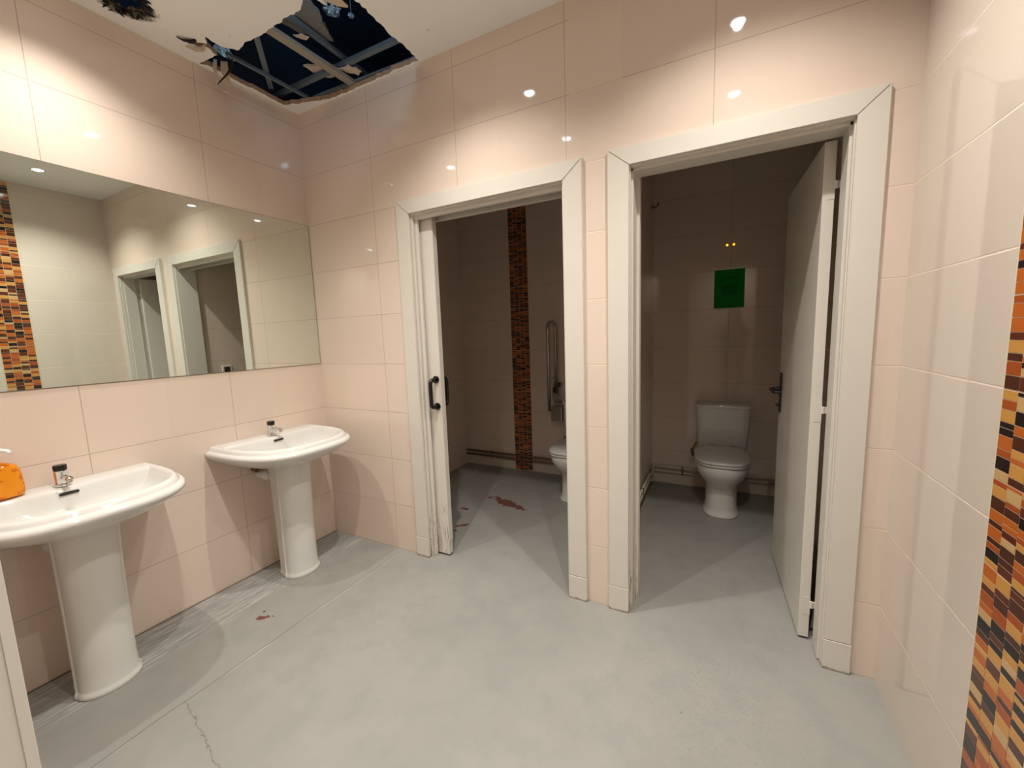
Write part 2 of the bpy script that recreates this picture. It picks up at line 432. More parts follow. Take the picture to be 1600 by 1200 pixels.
# ------------------------------------------------------------------ mosaic bands
def mosaic(name, along, a0, b_width, plane, sign, label, seed, zmax=H, heights=(.011, .015, .019, .023, .025, .028), mix=(0, 0, 0, 1, 1, 2, 2, 3, 3, 4, 4, 4, 5, 6, 6)):
    """along 'x' or 'y'; band from a0 to a0+b_width, standing proud of plane by 4 mm towards sign"""
    rnd = random.Random(seed); bm = BM()
    e0 = plane + sign * .003; e1 = plane + sign * .0038
    def B(u0, u1, z0, z1, lo, hi, mi):
        l, h = min(lo, hi), max(lo, hi)
        if along == 'x': box(bm, u0, u1, l, h, z0, z1, mi=mi)
        else: box(bm, l, h, u0, u1, z0, z1, mi=mi)
    B(a0, a0 + b_width, 0.001, zmax - .001, plane, e0, 7)
    for s in (0, 1):
        q = a0 - .003 if s == 0 else a0 + b_width
        B(q, q + .003, 0.001, zmax - .001, plane, e1, 8)
    cw = b_width / 4; g = .0021
    for k in range(4):
        z = .002 + rnd.uniform(0, .012); prev = -1
        sheet = .2
        while z < zmax - .02:
            h = rnd.choice(heights)
            if z < sheet < z + h + .006: h = max(.006, sheet - z - g)
            h = min(h, zmax - .003 - z)
            mi = rnd.choice(mix)
            if mi == prev: mi = rnd.choice((0, 2, 3, 1))
            prev = mi
            B(a0 + k * cw + g / 2, a0 + (k + 1) * cw - g / 2, z, z + h, e0, e1, mi)
            z += h + g
            if z > sheet - .002: z = max(z, sheet + .0016); sheet += .2
    return struct(name, bm, mats=[M['tess%d' % i] for i in range(7)] + [M['grout_light'], M['edge_trim']], label=label, cat='mosaic band')
mosaic('trim_2', 'y', -.590 - .195, .195, W, -1, 'orange and brown glass mosaic band on the right wall', 11)
mosaic('trim_3', 'x', .613, .19, Y1, -1, 'dim orange and brown mosaic band on the cubicle back wall', 12, heights=(.009, .012, .015, .018), mix=(0, 1, 1, 1, 1, 2, 2, 6, 6, 3))  # darker, redder tile mix stands in for the dim cubicle light

# ------------------------------------------------------------------ door casings
def casing(name, x0, x1, zt, inner0, inner1, zi, label):
    root = bpy.data.objects.new(name, None); COL.objects.link(root); root['kind'] = 'structure'
    root['label'] = label; root['category'] = 'door frame'
    y0, y1 = -.016, 0.0
    def board(poly):
        bm = BM(); prism(bm, poly, 'y', y0, y1)
        es = [e for e in bm.edges if all(abs(v.co.y - y0) < 1e-5 for v in e.verts)]
        bmesh.ops.bevel(bm, geom=es, offset=.0025, segments=2, affect='EDGES')
        return bm
    g = .0006
    obj('casing_side', board([(x0, .125), (inner0, .125), (inner0, zi), (x0, zt)]), M['paint'], root)
    obj('casing_side', board([(inner1, .125), (x1, .125), (x1, zt), (inner1, zi)]), M['paint'], root)
    obj('casing_head', board([(x0 + g, zt), (inner0 + g, zi + g), (inner1 - g, zi + g), (x1 - g, zt)]), M['paint'], root)
    for a, b in ((x0, inner0), (inner1, x1)):
        bm = BM(); box(bm, a - .001, b + .0005, -.0175, 0, 0, .1235, bev=.0015)
        obj('plinth_block', bm, M['paint'], root)
    return root
c1 = casing('trim_4', .765, 1.858, 2.120, *D1[:2], D1[2], 'white mitred frame around the sliding door opening')
c2 = casing('trim_5', 1.970, 2.900, 2.122, *D2[:2], D2[2], 'white frame around the narrow cubicle doorway')
# jamb linings, stepped
def jamb(parent, x, d, ybands, z1, mat):
    """x = face position per step, d=+1 lining on the left side"""
    bm = BM()
    for (ya, yb, xx) in ybands:
        xb = x - d * .05
        box(bm, min(xb, xx), max(xb, xx), ya, yb, 0, z1, bev=.0018)
    return obj('jamb', bm, mat, parent)
jamb(c1, .862, 1, [(.004, .018, .868), (.0215, .036, .888)], D1[2] + .01, M['paint_worn'])
jamb(c1, .862, 1, [(.104, .128, .888), (.128, .152, .872)], D1[2] + .01, M['paint_worn'])
jamb(c1, 1.765, -1, [(.0, .152, 1.757)], D1[2] + .01, M['paint'])
def headj(parent, x0, x1, bands, ztop):
    bm = BM()
    for ya, yb, zz in bands: box(bm, x0, x1, ya, yb, zz, ztop, bev=.0015)
    return obj('head_jamb', bm, M['paint'], parent)
headj(c1, .80, 1.80, [(.000, .018, D1[2] - .006), (.018, .036, D1[2] - .028), (.104, .128, D1[2] - .028), (.128, .152, D1[2] - .008)], 2.085)
bm = BM(); box(bm, .80, 1.80, .037, .103, 2.045, 2.083); obj('door_track', bm, M['gap_shade'], c1)
jamb(c2, 2.062, 1, [(.003, .019, 2.066), (.022, .11, 2.074), (.11, .152, 2.086)], 2.055, M['paint_worn'])
jamb(c2, 2.815, -1, [(.000, .022, 2.811), (.022, .11, 2.803), (.11, .152, 2.815)], 2.055, M['paint'])
headj(c2, 2.04, 2.84, [(.000, .022, 2.041), (.022, .11, 2.030), (.11, .152, 2.042)], 2.089)

# ------------------------------------------------------------------ sliding leaf (door_1) mostly in its pocket
r = bpy.data.objects.new('door_1', None); COL.objects.link(r); r['kind'] = 'structure'; r['label'] = 'white sliding door leaf almost fully inside its wall pocket, black pull handles'; r['category'] = 'door'
bm = BM(); box(bm, .10, .965, .050, .088, .012, 2.035, bev=.002)
obj('leaf', bm, M['paint_worn'], r)
bm = BM(); box(bm, .9655, .968, .052, .086, .10, 2.02); obj('edge_strip', bm, M['paint'], r)
for s in (-1, 1):
    yy = .050 if s < 0 else .088
    bm = BM()
    for z in (.945, 1.105):
        cyl(bm, (.937, yy, z), (.937, yy + s * .009, z), .0215, 28)
        lathe_pts = None
    tube(bm, [(.937, yy + s * .004, .945), (.937, yy + s * .058, .945), (.937, yy + s * .058, 1.105), (.937, yy + s * .004, 1.105)], .0120, 16, rad=.026)
    obj('pull_handle', bm, M['black'], r, smooth=False)

# ------------------------------------------------------------------ hinged leaf (door_2)
r = bpy.data.objects.new('door_2', None); COL.objects.link(r); r['kind'] = 'structure'; r['label'] = 'white door leaf standing open into the narrow cubicle'; r['category'] = 'door'
r.location = (2.801, .135, 0); r.rotation_euler = (0, 0, math.radians(92.2))
LW = .715      # leaf width; local x along the leaf, local y = thickness (left side = +y)
bm = BM(); box(bm, .0, LW, .008, .046, .012, 2.030, bev=.0018)
obj('leaf', bm, M['paint'], r)
for z in (.167, 1.01, 1.87):
    bm = BM(); cyl(bm, (-.004, .005, z - .014), (-.004, .005, z + .014), .0055, 16)
    box(bm, -.0012, .0004, .008, .034, z - .05, z + .03)
    box(bm, -.006, .0, -.010, .006, z - .013, z + .013)
    obj('hinge', bm, M['paint'], r)
for s in (1, -1):
    y = .046 if s > 0 else .008
    hr = BM(); box(hr, LW - .075, LW - .035, min(y, y + s * .008), max(y, y + s * .008), .875, 1.095, bev=.003)
    pl_ = obj('handle_plate', hr, M['black'], r)
    bm = BM(); tube(bm, [(LW - .055, y + s * .006, 1.005), (LW - .055, y + s * .052, 1.005), (LW - .175, y + s * .052, 1.003), (LW - .175, y + s * .020, 1.003)], .009, 14, rad=.02)
    cyl(bm, (LW - .055, y + s * .006, 1.005), (LW - .055, y + s * .02, 1.005), .014, 20)
    cyl(bm, (LW - .055, y + s * .006, .915), (LW - .055, y + s * .022, .915), .009, 16)
    obj('lever', bm, M['black'], pl_)

# ------------------------------------------------------------------ mirror
r = thing('wall_mirror', 'long frameless mirror above the two washbasins', 'mirror', (0, 0, 0))
obj('glass', bx(.0045, .0050, -1.640, -.006, 1.203, 2.101), M['mirror'], r)
obj('backing', bx(.0005, .0045, -1.641, -.005, 1.202, 2.102), M['mirror_edge'], r)

# ------------------------------------------------------------------ washbasins
def dring(xb, xf, w, n, z, k=.11, kb=.0, N=44, NB=20, tap=0.0):
    """D shaped ring: straight back at x=xb, curved front reaching xf; local y centred"""
    out = []
    kx = xb + k * (xf - xb) * 1.6
    for i in range(N):
        a = PI * i / (N - 1); c, s = math.cos(a), math.sin(a)
        out.append((kx + (xf - kx) * abs(s) ** (2 / n), w * math.copysign(abs(c) ** (2 / n), c), z))
    # back: from (kx,-w) round to (xb) and to (kx,+w)
    rc = min(kx - xb, w * .5)
    pts = []
    for j in range(1, NB + 1):
        t = j / (NB + 1)
        if t < .25:
            a = t / .25 * PI / 2
            pts.append((kx - (kx - xb) * math.sin(a), -w + rc * kb * (1 - math.cos(a)), z))
        elif t > .75:
            a = (1 - t) / .25 * PI / 2
            pts.append((kx - (kx - xb) * math.sin(a), w - rc * kb * (1 - math.cos(a)), z))
        else:
            s = (t - .25) / .5
            yy = (-w + rc * kb) * (1 - s) + (w - rc * kb) * s
            bump = tap * math.exp(-(yy / .075) ** 4)
            pts.append((xb + bump, yy, z))
    return out + pts

def make_basin(x0, yc, label):
    r = thing('pedestal_washbasin', label, 'washbasin', (x0, yc, 0), 0, 'white pedestal washbasins on the left wall')
    bm = BM()
    rings = [dring(0.1000, 0.3150, 0.0850, 2, .655, k=.2), dring(0.0850, 0.3450, 0.1200, 2.1, .662, k=.2), dring(0.0500, 0.3950, 0.2000, 2.3, .684, k=.15), dring(0.0200, 0.4600, 0.2640, 2.6, .712, k=.12), dring(0.0040, 0.5010, 0.3020, 2.8, .740),
             dring(0.0020, 0.5180, 0.3180, 3.0, .757), dring(0.0010, 0.5250, 0.3230, 3.0, .768), dring(0.0010, 0.5230, 0.3220, 3.0, .779), dring(0.0010, 0.5150, 0.3150, 3.0, .787), dring(0.0010, 0.5060, 0.3070, 3.0, .789), dring(0.0010, 0.5035, 0.3050, 3.0, .7905),
             dring(0.0010, 0.5005, 0.3025, 3.0, .797), dring(0.0010, 0.4950, 0.2980, 3.0, .806), dring(0.0010, 0.4870, 0.2920, 3.0, .811), dring(0.0020, 0.4770, 0.2850, 3.0, .812),
             dring(0.0950, 0.4650, 0.2760, 3.0, .809, tap=.028), dring(0.1030, 0.4570, 0.2690, 3.0, .803, tap=.028), dring(0.1100, 0.4490, 0.2620, 2.9, .788, tap=.026), dring(0.1200, 0.4300, 0.2440, 2.7, .745, tap=.02), dring(0.1350, 0.3850, 0.2040, 2.3, .722, tap=.01),
             dring(0.1700, 0.3250, 0.1300, 2.1, .712), dring(0.2100, 0.2800, 0.0400, 2, .709, k=.3), dring(0.2250, 0.2650, 0.0200, 2, .7085, k=.3)]
    loft(bm, rings)
    b = obj('basin', bm, M['porcelain'], r, smooth=True); subsurf(b)
    bm = BM()
    # overflow slot on the sloping inner back face
    pts = []
    for i in range(24):
        a = 2 * PI * i / 24
        pts.append(((.0225 if math.cos(a) > 0 else -.0225) + .0046 * math.cos(a), .0046 * math.sin(a)))
    A = [bm.verts.new((.1385 + .0 - q[1] * .3, q[0] * 1.05, .789 + q[1] * 1.3)) for q in pts]
    B = [bm.verts.new((.132 - q[1] * .3, q[0], .787 + q[1])) for q in pts]
    bm.faces.new(A); bm.faces.new(B[::-1])
    for i in range(24): bm.faces.new((A[i], A[(i + 1) % 24], B[(i + 1) % 24], B[i]))
    obj('overflow_slot', bm, M['gap_shade'], r)
    bm = BM(); lathe(bm, (.245, 0, .7080), [(.021, 0), (.022, .003), (.018, .0045), (.012, .002)], 24); obj('drain', bm, M['chrome'], r, smooth=True)
    # pedestal: D column with ribs on the side faces and a foot bead
    def pr(w, xf, xb, z):
        out = []
        xs = xf - .078          # where the flat side panel starts
        N = 28
        for i in range(N + 1):
            a = PI * i / N
            out.append((xs + (xf - xs) * math.sin(a) ** .9, w * math.cos(a), z))
        out.append((xs - .004, -w - .0045, z)); out.append((xs - .014, -w - .0045, z)); out.append((xs - .019, -w + .003, z))
        out.append((xb, -w + .012, z)); out.append((xb, w - .012, z))
        out.append((xs - .019, w - .003, z)); out.append((xs - .014, w + .0045, z)); out.append((xs - .004, w + .0045, z))
        return out
    bm = BM()
    loft(bm, [pr(0.0960, 0.3160, .155, 0), pr(0.0980, 0.3190, .155, .006), pr(0.0980, 0.3190, .155, .016), pr(0.0930, 0.3130, .155, .024), pr(0.0915, 0.3110, .155, .032), pr(0.0910, 0.3090, .155, .10), pr(0.0900, 0.3120, .15, .35),
              pr(0.0920, 0.3190, .145, .56), pr(0.0950, 0.3240, .14, .672), pr(0.0950, 0.3240, .14, .690)])
    pd = obj('pedestal', bm, M['porcelain'], r)
    for pl in pd.data.polygons: pl.use_smooth = True
    e = pd.modifiers.new('edge', 'EDGE_SPLIT'); e.split_angle = math.radians(45)
    # tap
    tx = .078
    bm = BM(); lathe(bm, (tx, 0, .812), [(.0255, 0), (.0255, .004), (.0215, .007), (.0205, .012), (.021, .045), (.0215, .060), (.0195, .062)], 32)
    tube(bm, [(tx + .012, 0, .842), (tx + .060, 0, .855), (tx + .082, 0, .852), (tx + .086, 0, .836)], .0095, 16, rad=.014)
    cyl(bm, (tx + .062, 0, .848), (tx + .086, 0, .850), .0112, 18)
    tp = obj('tap', bm, M['chrome'], r, smooth=True); e = tp.modifiers.new('edge', 'EDGE_SPLIT'); e.split_angle = math.radians(40)
    bm = BM(); lathe(bm, (tx, 0, .874), [(.0180, 0), (.0200, .002), (.0205, .017), (.0188, .022), (.011, .0225)], 28)
    k = obj('push_button', bm, M['black'], tp, smooth=True); e = k.modifiers.new('edge', 'EDGE_SPLIT'); e.split_angle = math.radians(40)
    # waste trap between pedestal and wall
    bm = BM(); cyl(bm, (.001, -.05, .585), (.115, -.05, .585), .024, 24); cyl(bm, (.06, -.05, .585), (.085, -.05, .585), .031, 24)
    tube(bm, [(.115, -.05, .585), (.20, -.03, .585), (.235, 0, .60), (.245, 0, .67)], .022, 16, rad=.03)
    obj('waste_trap', bm, M['white_plastic'], r, smooth=True).modifiers.new('edge', 'EDGE_SPLIT').split_angle = .7
    bm = BM(); tube(bm, [(.001, -.09, .62), (.07, -.09, .62), (.09, -.06, .66), (.085, -.01, .75)], .006, 10, rad=.02)
    cyl(bm, (.002, -.09, .62), (.05, -.09, .62), .011, 16); obj('supply_valve', bm, M['bronze'], r)
    return r
make_basin(0, -.43, 'white pedestal washbasin standing nearest the room corner')
make_basin(0, -1.292, 'white pedestal washbasin with the orange soap bottle on it')

# ------------------------------------------------------------------ soap bottle
r = thing('soap_bottle', 'clear pump bottle of orange hand soap on near washbasin ledge', 'soap bottle', (.062, -1.452, .8125))
bm = BM()
def ov(a, b, z, n=2.6): return [(a * math.copysign(abs(math.cos(2 * PI * i / 36)) ** (2 / n), math.cos(2 * PI * i / 36)), b * math.copysign(abs(math.sin(2 * PI * i / 36)) ** (2 / n), math.sin(2 * PI * i / 36)), z) for i in range(36)]
loft(bm, [ov(.031, .058, .0), ov(.036, .065, .004), ov(.037, .067, .016), ov(.0365, .066, .06), ov(.036, .063, .098), ov(.033, .056, .116), ov(.025, .038, .128), ov(.017, .021, .133), ov(.0155, .0155, .137, 2)])
b = obj('body', bm, M['soap'], r, smooth=True); subsurf(b)
bm = BM(); lathe(bm, (0, 0, .137), [(.0175, 0), (.018, .002), (.018, .014), (.015, .018), (.008, .019)], 28); obj('collar', bm, M['white_plastic'], r, smooth=True)
bm = BM(); lathe(bm, (0, 0, .156), [(.0085, 0), (.0085, .016), (.0125, .018), (.013, .024), (.009, .028)], 24)
loft(bm, [[(x, s * wd, z + .021 + t_) for s, t_ in ((-1, 0), (-.6, .006), (.6, .006), (1, 0), (.6, -.005), (-.6, -.005))] for x, wd, z in ((-.014, .010, .158), (.0, .0125, .161), (.03, .0105, .162), (.055, .008, .158), (.064, .006, .150))])
ph = obj('pump_head', bm, M['white_plastic'], r, smooth=True); ph.rotation_euler = (0, 0, math.radians(35))

# ------------------------------------------------------------------ toilets
def make_toilet(x, yb, label):
    r = thing('toilet', label, 'toilet', (x, yb, 0), 0, 'white close-coupled toilets')
    bm = BM()
    loft(bm, [sup(0, -.40, .116, .185, .20, 2.8, 0), sup(0, -.40, .119, .188, .20, 2.8, .006), sup(0, -.40, .118, .186, .20, 2.8, .016), sup(0, -.40, .109, .174, .20, 2.7, .026), sup(0, -.40, .107, .170, .20, 2.6, .06),
              sup(0, -.40, .106, .164, .20, 2.5, .15), sup(0, -.40, .108, .168, .22, 2.5, .215), sup(0, -.40, .124, .20, .24, 2.4, .250), sup(0, -.40, .154, .245, .25, 2.4, .287), sup(0, -.40, .172, .272, .25, 2.5, .33),
              sup(0, -.40, .179, .282, .25, 2.7, .365), sup(0, -.40, .178, .281, .25, 2.7, .388), sup(0, -.40, .170, .274, .245, 2.7, .396)])
    obj('bowl', bm, M['porcelain'], r, smooth=True)
    bm = BM()
    loft(bm, [sup(0, -.40, .174, .280, .18, 3.1, .3985), sup(0, -.40, .180, .288, .185, 3.1, .401), sup(0, -.40, .181, .289, .185, 3.1, .411), sup(0, -.40, .176, .284, .18, 3.1, .4145)])
    obj('seat', bm, M['seat_plastic'], r, smooth=True)
    bm = BM()
    loft(bm, [sup(0, -.40, .176, .284, .185, 3.2, .4175), sup(0, -.40, .182, .290, .19, 3.2, .420), sup(0, -.40, .182, .290, .19, 3.2, .430), sup(0, -.40, .172, .278, .183, 3.2, .439), sup(0, -.39, .13, .20, .15, 2.6, .445), sup(0, -.39, .05, .08, .06, 2.2, .447)])
    obj('lid', bm, M['seat_plastic'], r, smooth=True)
    for s in (-1, 1):
        bm = BM(); cyl(bm, (s * .075 - .022, -.205, .432), (s * .075 + .022, -.205, .432), .010, 16)
        obj('hinge', bm, M['chrome'], r)
    bm = BM()
    loft(bm, [sup(0, -.106, .165, .085, .10, 7, .385), sup(0, -.106, .172, .092, .10, 8, .40), sup(0, -.106, .182, .096, .10, 9, .56), sup(0, -.106, .187, .098, .10, 9, .722), sup(0, -.106, .187, .098, .10, 9, .726)])
    b = obj('tank', bm, M['porcelain'], r, smooth=True); b.modifiers.new('edge', 'EDGE_SPLIT').split_angle = .6
    bm = BM()
    loft(bm, [sup(0, -.106, .190, .102, .102, 9, .7265), sup(0, -.106, .196, .106, .104, 9, .730), sup(0, -.106, .197, .107, .104, 9, .744), sup(0, -.106, .192, .103, .10, 8, .752), sup(0, -.106, .12, .06, .06, 3, .756)])
    b = obj('tank_lid', bm, M['porcelain'], r, smooth=True); b.modifiers.new('edge', 'EDGE_SPLIT').split_angle = .6
    bm = BM(); lathe(bm, (0, -.106, .7555), [(.024, 0), (.024, .004), (.019, .006), (.018, .004), (.005, .0045)], 24); obj('flush_button', bm, M['chrome'], r, smooth=True)
    bm = BM(); tube(bm, [(-.192, -.006, .30), (-.215, -.10, .30), (-.215, -.16, .36), (-.185, -.15, .43)], .007, 10, rad=.03)
    cyl(bm, (-.215, -.135, .335), (-.215, -.165, .375), .012, 14); obj('supply_hose', bm, M['bronze'], r, smooth=True)
    return r
make_toilet(2.455, Y2, 'closed-lid white toilet below green sign in the narrow cubicle')
make_toilet(1.385, Y1, 'white toilet half hidden by door frame, under folding grab bar')

# ------------------------------------------------------------------ pipes
def pipe(pts, r_, label, clips, mat, group, rad=.03):
    t = thing('wall_pipe', label, 'pipe', pts[0], 0, group)
    o = Vector(pts[0]); bm = BM(); tube(bm, [Vector(p) - o for p in pts], r_, 12, rad=rad); obj('tube', bm, mat, t, smooth=True)
    for (x, y, z, ax) in clips:
        c = Vector((x, y, z)) - o; bm = BM(); d = Vector((.008, 0, 0)) if ax == 'x' else Vector((0, .008, 0))
        cyl(bm, c - d, c + d, r_ + .003, 14)
        q = c + (Vector((0, .012, 0)) if ax == 'x' else Vector((-.012, 0, 0)))
        box(bm, min(c.x, q.x) - .005, max(c.x, q.x) + .005, min(c.y, q.y) - .005, max(c.y, q.y) + .003, c.z - .004, c.z + .004)
        obj('pipe_clip', bm, M['bronze'], t)
ya = Y1 - .022; yb = Y2 - .022
for i, (z, lab) in enumerate(((.152, 'upper of the two pipes crossing the mosaic band'), (.112, 'lower of the two pipes crossing the mosaic band'))):
    pipe([(.040, ya, z), (1.786, ya, z)], .0105, lab, [(.35, ya, z, 'x'), (1.05, ya, z, 'x')], M['pipe_dark'], 'pipes along the wider cubicle back wall')
xa = XP1 + .020
for i, (z, lab) in enumerate(((.152, 'upper of the two pipes behind the narrow cubicle toilet'), (.112, 'lower of the two pipes behind the narrow cubicle toilet'))):
    pipe([(xa, .45, z), (xa, 1.58, z), (xa, 1.65, z - .045), (xa, 1.70, z - .045), (xa, 1.775, z), (xa, yb, z), (xa + .04, yb, z), (2.97, yb, z)], .0105, lab, [(2.16, yb, z, 'x'), (2.86, yb, z, 'x'), (xa, 1.2, z, 'y')], M['pipe'], 'pipes around the narrow cubicle', rad=.025)

# ------------------------------------------------------------------ grab bar
r = thing('grab_bar', 'folding steel grab bar raised upright left of half hidden toilet', 'grab bar', (1.085, Y1, 0))
bm = BM(); tube(bm, [(0, -.050, .80), (0, -.050, 1.452), (0, -.230, 1.452), (0, -.230, .665)], .0150, 18, rad=.082, seg=14)
obj('bar', bm, M['steel'], r, smooth=True)
bm = BM(); box(bm, -.045, .045, -.006, -.0005, .70, .90, bev=.002); box(bm, -.03, -.022, -.075, -.006, .74, .86); box(bm, .022, .03, -.075, -.006, .74, .86)
cyl(bm, (-.034, -.045, .80), (.034, -.045, .80), .009, 16)
obj('wall_plate', bm, M['steel'], r)
bm = BM(); cyl(bm, (0, -.055, .95), (0, -.220, .95), .008, 12); cyl(bm, (0, -.20, 1.02), (0, -.20, .95), .006, 12); obj('cross_brace', bm, M['steel'], r)
bm = BM(); box(bm, -.055, .055, -.10, -.001, .545, .685, bev=.008); tag(obj('paper_dispenser', bm, M['steel'], loc=(1.10, Y1, 0)), 'small metal box on wall just below the grab bar', 'paper dispenser')
# socket on partition
r = thing('wall_socket', 'small white framed wall socket in the wider cubicle seen in mirror', 'socket', (XP0, .33, 1.115))
bm = BM(); box(bm, -.010, 0, -.042, .042, -.042, .042, bev=.003); obj('frame', bm, M['white_plastic'], r)
bm = BM(); box(bm, -.012, -.009, -.026, .026, -.026, .026); obj('insert', bm, M['bronze'], r)
# coat hook
r = thing('coat_hook', 'small bronze hook high on cubicle wall near its corner', 'hook', (XP1, 1.70, 2.33))
bm = BM(); cyl(bm, (0, 0, 0), (.006, 0, 0), .017, 20); obj('rose', bm, M['bronze'], r)
bm = BM(); tube(bm, [(.004, 0, 0), (.035, 0, -.004), (.05, 0, .018)], .006, 12, rad=.012); tube(bm, [(.018, -.022, .004), (.022, 0, 0), (.018, .022, .004)], .005, 10); cyl(bm, (.047, 0, .014), (.053, 0, .024), .009, 14); obj('peg', bm, M['bronze'], r)
# two tiny amber lights above the sign
t = NT('amber_glow'); t.pos(); t.set(color=(.8, .45, .05), emit=(1.0, .50, .03), estr=1.6, rough=.2); M['amber'] = t.m
for i, dx in enumerate((-.020, .026)):
    r = thing('indicator_light', ('left' if i == 0 else 'right') + ' of two tiny amber lights on wall above green sign', 'indicator light', (2.472 + dx, Y2, 1.99), 0, 'amber lights above the green sign')
    bm = BM(); cyl(bm, (0, -.0005, 0), (0, -.004, 0), .0135, 24); obj('base', bm, M['bronze'], r)
    bm = BM(); loft(bm, [circ((0, -q, 0), rr, 20, (0, 1, 0)) for q, rr in ((.004, .0095), (.007, .009), (.010, .006), (.0112, .002))]); obj('bulb', bm, M['amber'], r, smooth=True)
# sign
r = thing('green_sign', 'green paper notice with faint dark print above toilet', 'sign', (2.475, Y2, 1.655))
bm = BM(); box(bm, -.106, .106, -.0035, -.0005, -.149, .149, bev=.0008); obj('sheet', bm, M['green'], r)
bm = BM()
rnd = random.Random(4)
for (z, w_, h) in ((.085, .055, .006), (.068, .07, .005)): box(bm, -w_, w_, -.0040, -.0034, z, z + h)
for k in range(5):
    z = .022 - k * .017; x = -.055 + rnd.uniform(0, .008)
    while x < .052:
        q = rnd.uniform(.006, .016); box(bm, x, min(x + q, .056), -.0040, -.0034, z, z + .010); x += q + .004
obj('faint_print', bm, M['green_dark'], r)

# ------------------------------------------------------------------ things in the ceiling hole
def channel(a, b, w_, h, mat, name, label, grp='steel channels in the ceiling hole', lip=.006):
    a, b = Vector(a), Vector(b); d = (b - a).normalized(); s = Vector((0, 0, 1)).cross(d).normalized(); u = Vector((0, 0, 1))
    bm = BM(); t_ = .0015
    prof = [(-w_ / 2, 0), (w_ / 2, 0), (w_ / 2, h), (w_ / 2 - lip, h), (w_ / 2 - lip, h - t_), (w_ / 2 - t_, h - t_), (w_ / 2 - t_, t_), (-w_ / 2 + t_, t_), (-w_ / 2 + t_, h - t_), (-w_ / 2 + lip, h - t_), (-w_ / 2 + lip, h), (-w_ / 2, h)]
    L = (b - a)
    A = [bm.verts.new(s * p[0] + u * p[1]) for p in prof]; B = [bm.verts.new(L + s * p[0] + u * p[1]) for p in prof]
    n = len(prof)
    for i in range(n): bm.faces.new((A[i], A[(i + 1) % n], B[(i + 1) % n], B[i]))
    bm.faces.new(A[::-1]); bm.faces.new(B)
    o = obj(name, bm, mat); o.location = a
    return tag(o, label, 'ceiling channel', grp)
z = H + .026
channel((.492, -.62, z), (.505, .12, z), .045, .020, M['galv_tan'], 'steel_channel', 'wide tan channel across the middle of ceiling hole')
channel((.560, -.56, H + .10), (.535, .14, H + .10), .024, .020, M['galv'], 'steel_channel', 'thin grey channel just right of the wide tan one')
channel((-.11, -.105, H + .066), (1.60, -.085, H + .066), .026, .022, M['galv'], 'steel_channel', 'long bluish channel parallel to the back wall in hole')
channel((.437, -.53, H + .05), (.035, -.19, H + .05), .026, .014, M['galv'], 'steel_channel', 'slanting loose bluish channel at left of ceiling hole')
channel((.155, -.50, H + .026), (.166, -.03, H + .026), .014, .016, M['galv'], 'steel_channel', 'narrow pale channel nearest the left wall in hole')
channel((.20, -.028, H + .027), (1.05, .012, H + .027), .020, .012, M['galv'], 'steel_channel', 'thin channel hugging the back wall edge of the hole')

def shard(poly, z, thick, mat, name, label, cat, rot=(0, 0, 0), bend=0.0, seed=1, grp=None):
    c = Vector((sum(p[0] for p in poly) / len(poly), sum(p[1] for p in poly) / len(poly), 0))
    pts = ragged([(p[0] - c.x, p[1] - c.y) for p in poly], .006, .014, seed)
    bm = BM(); vs = [bm.verts.new((x, y, 0)) for x, y in pts]
    es = [bm.edges.new((vs[i], vs[(i + 1) % len(vs)])) for i in range(len(vs))]
    bmesh.ops.triangle_fill(bm, use_beauty=True, edges=es)
    bmesh.ops.subdivide_edges(bm, edges=bm.edges, cuts=1)
    e = bmesh.ops.extrude_face_region(bm, geom=list(bm.faces))
    bmesh.ops.translate(bm, vec=(0, 0, thick), verts=[v for v in e['geom'] if isinstance(v, bmesh.types.BMVert)])
    rnd = random.Random(seed)
    for v in bm.verts:
        v.co.z += bend * (v.co.x ** 2 - v.co.y * v.co.x) * 10 + rnd.uniform(-.0015, .0015)
    o = obj(name, bm, mat); o.location = (c.x, c.y, z); o.rotation_euler = rot
    return tag(o, label, cat, grp)
shard([(.46, -.52), (.60, -.55), (.78, -.54), (.75, -.46), (.69, -.42), (.67, -.34), (.62, -.27), (.575, -.185), (.54, -.20), (.53, -.27), (.43, -.265), (.44, -.40)], H + .126, .014, M['insul'], 'insulation_scrap', 'grey torn insulation sheet lying on channels in hole', 'insulation', seed=3, bend=.1)
shard([(.33, -.19), (.42, -.10), (.44, -.05), (.36, -.035), (.30, -.06)], H + .09, .010, M['paper_tan'], 'board_scrap', 'brown torn board scrap deep in the hole near back wall', 'board scrap', seed=4, bend=.3)
shard([(.50, -.12), (.575, -.10), (.60, -.03), (.57, -.02), (.53, -.06)], H + .052, .008, M['paper_tan'], 'board_scrap', 'small tan scrap beside the end of wide tan channel', 'board scrap', seed=5, bend=.5)
shard([(.52, -.385), (.56, -.37), (.575, -.335), (.55, -.33), (.53, -.35)], H + .062, .004, M['paper_tan'], 'board_scrap', 'tiny pinkish scrap under the grey insulation', 'board scrap', seed=6)
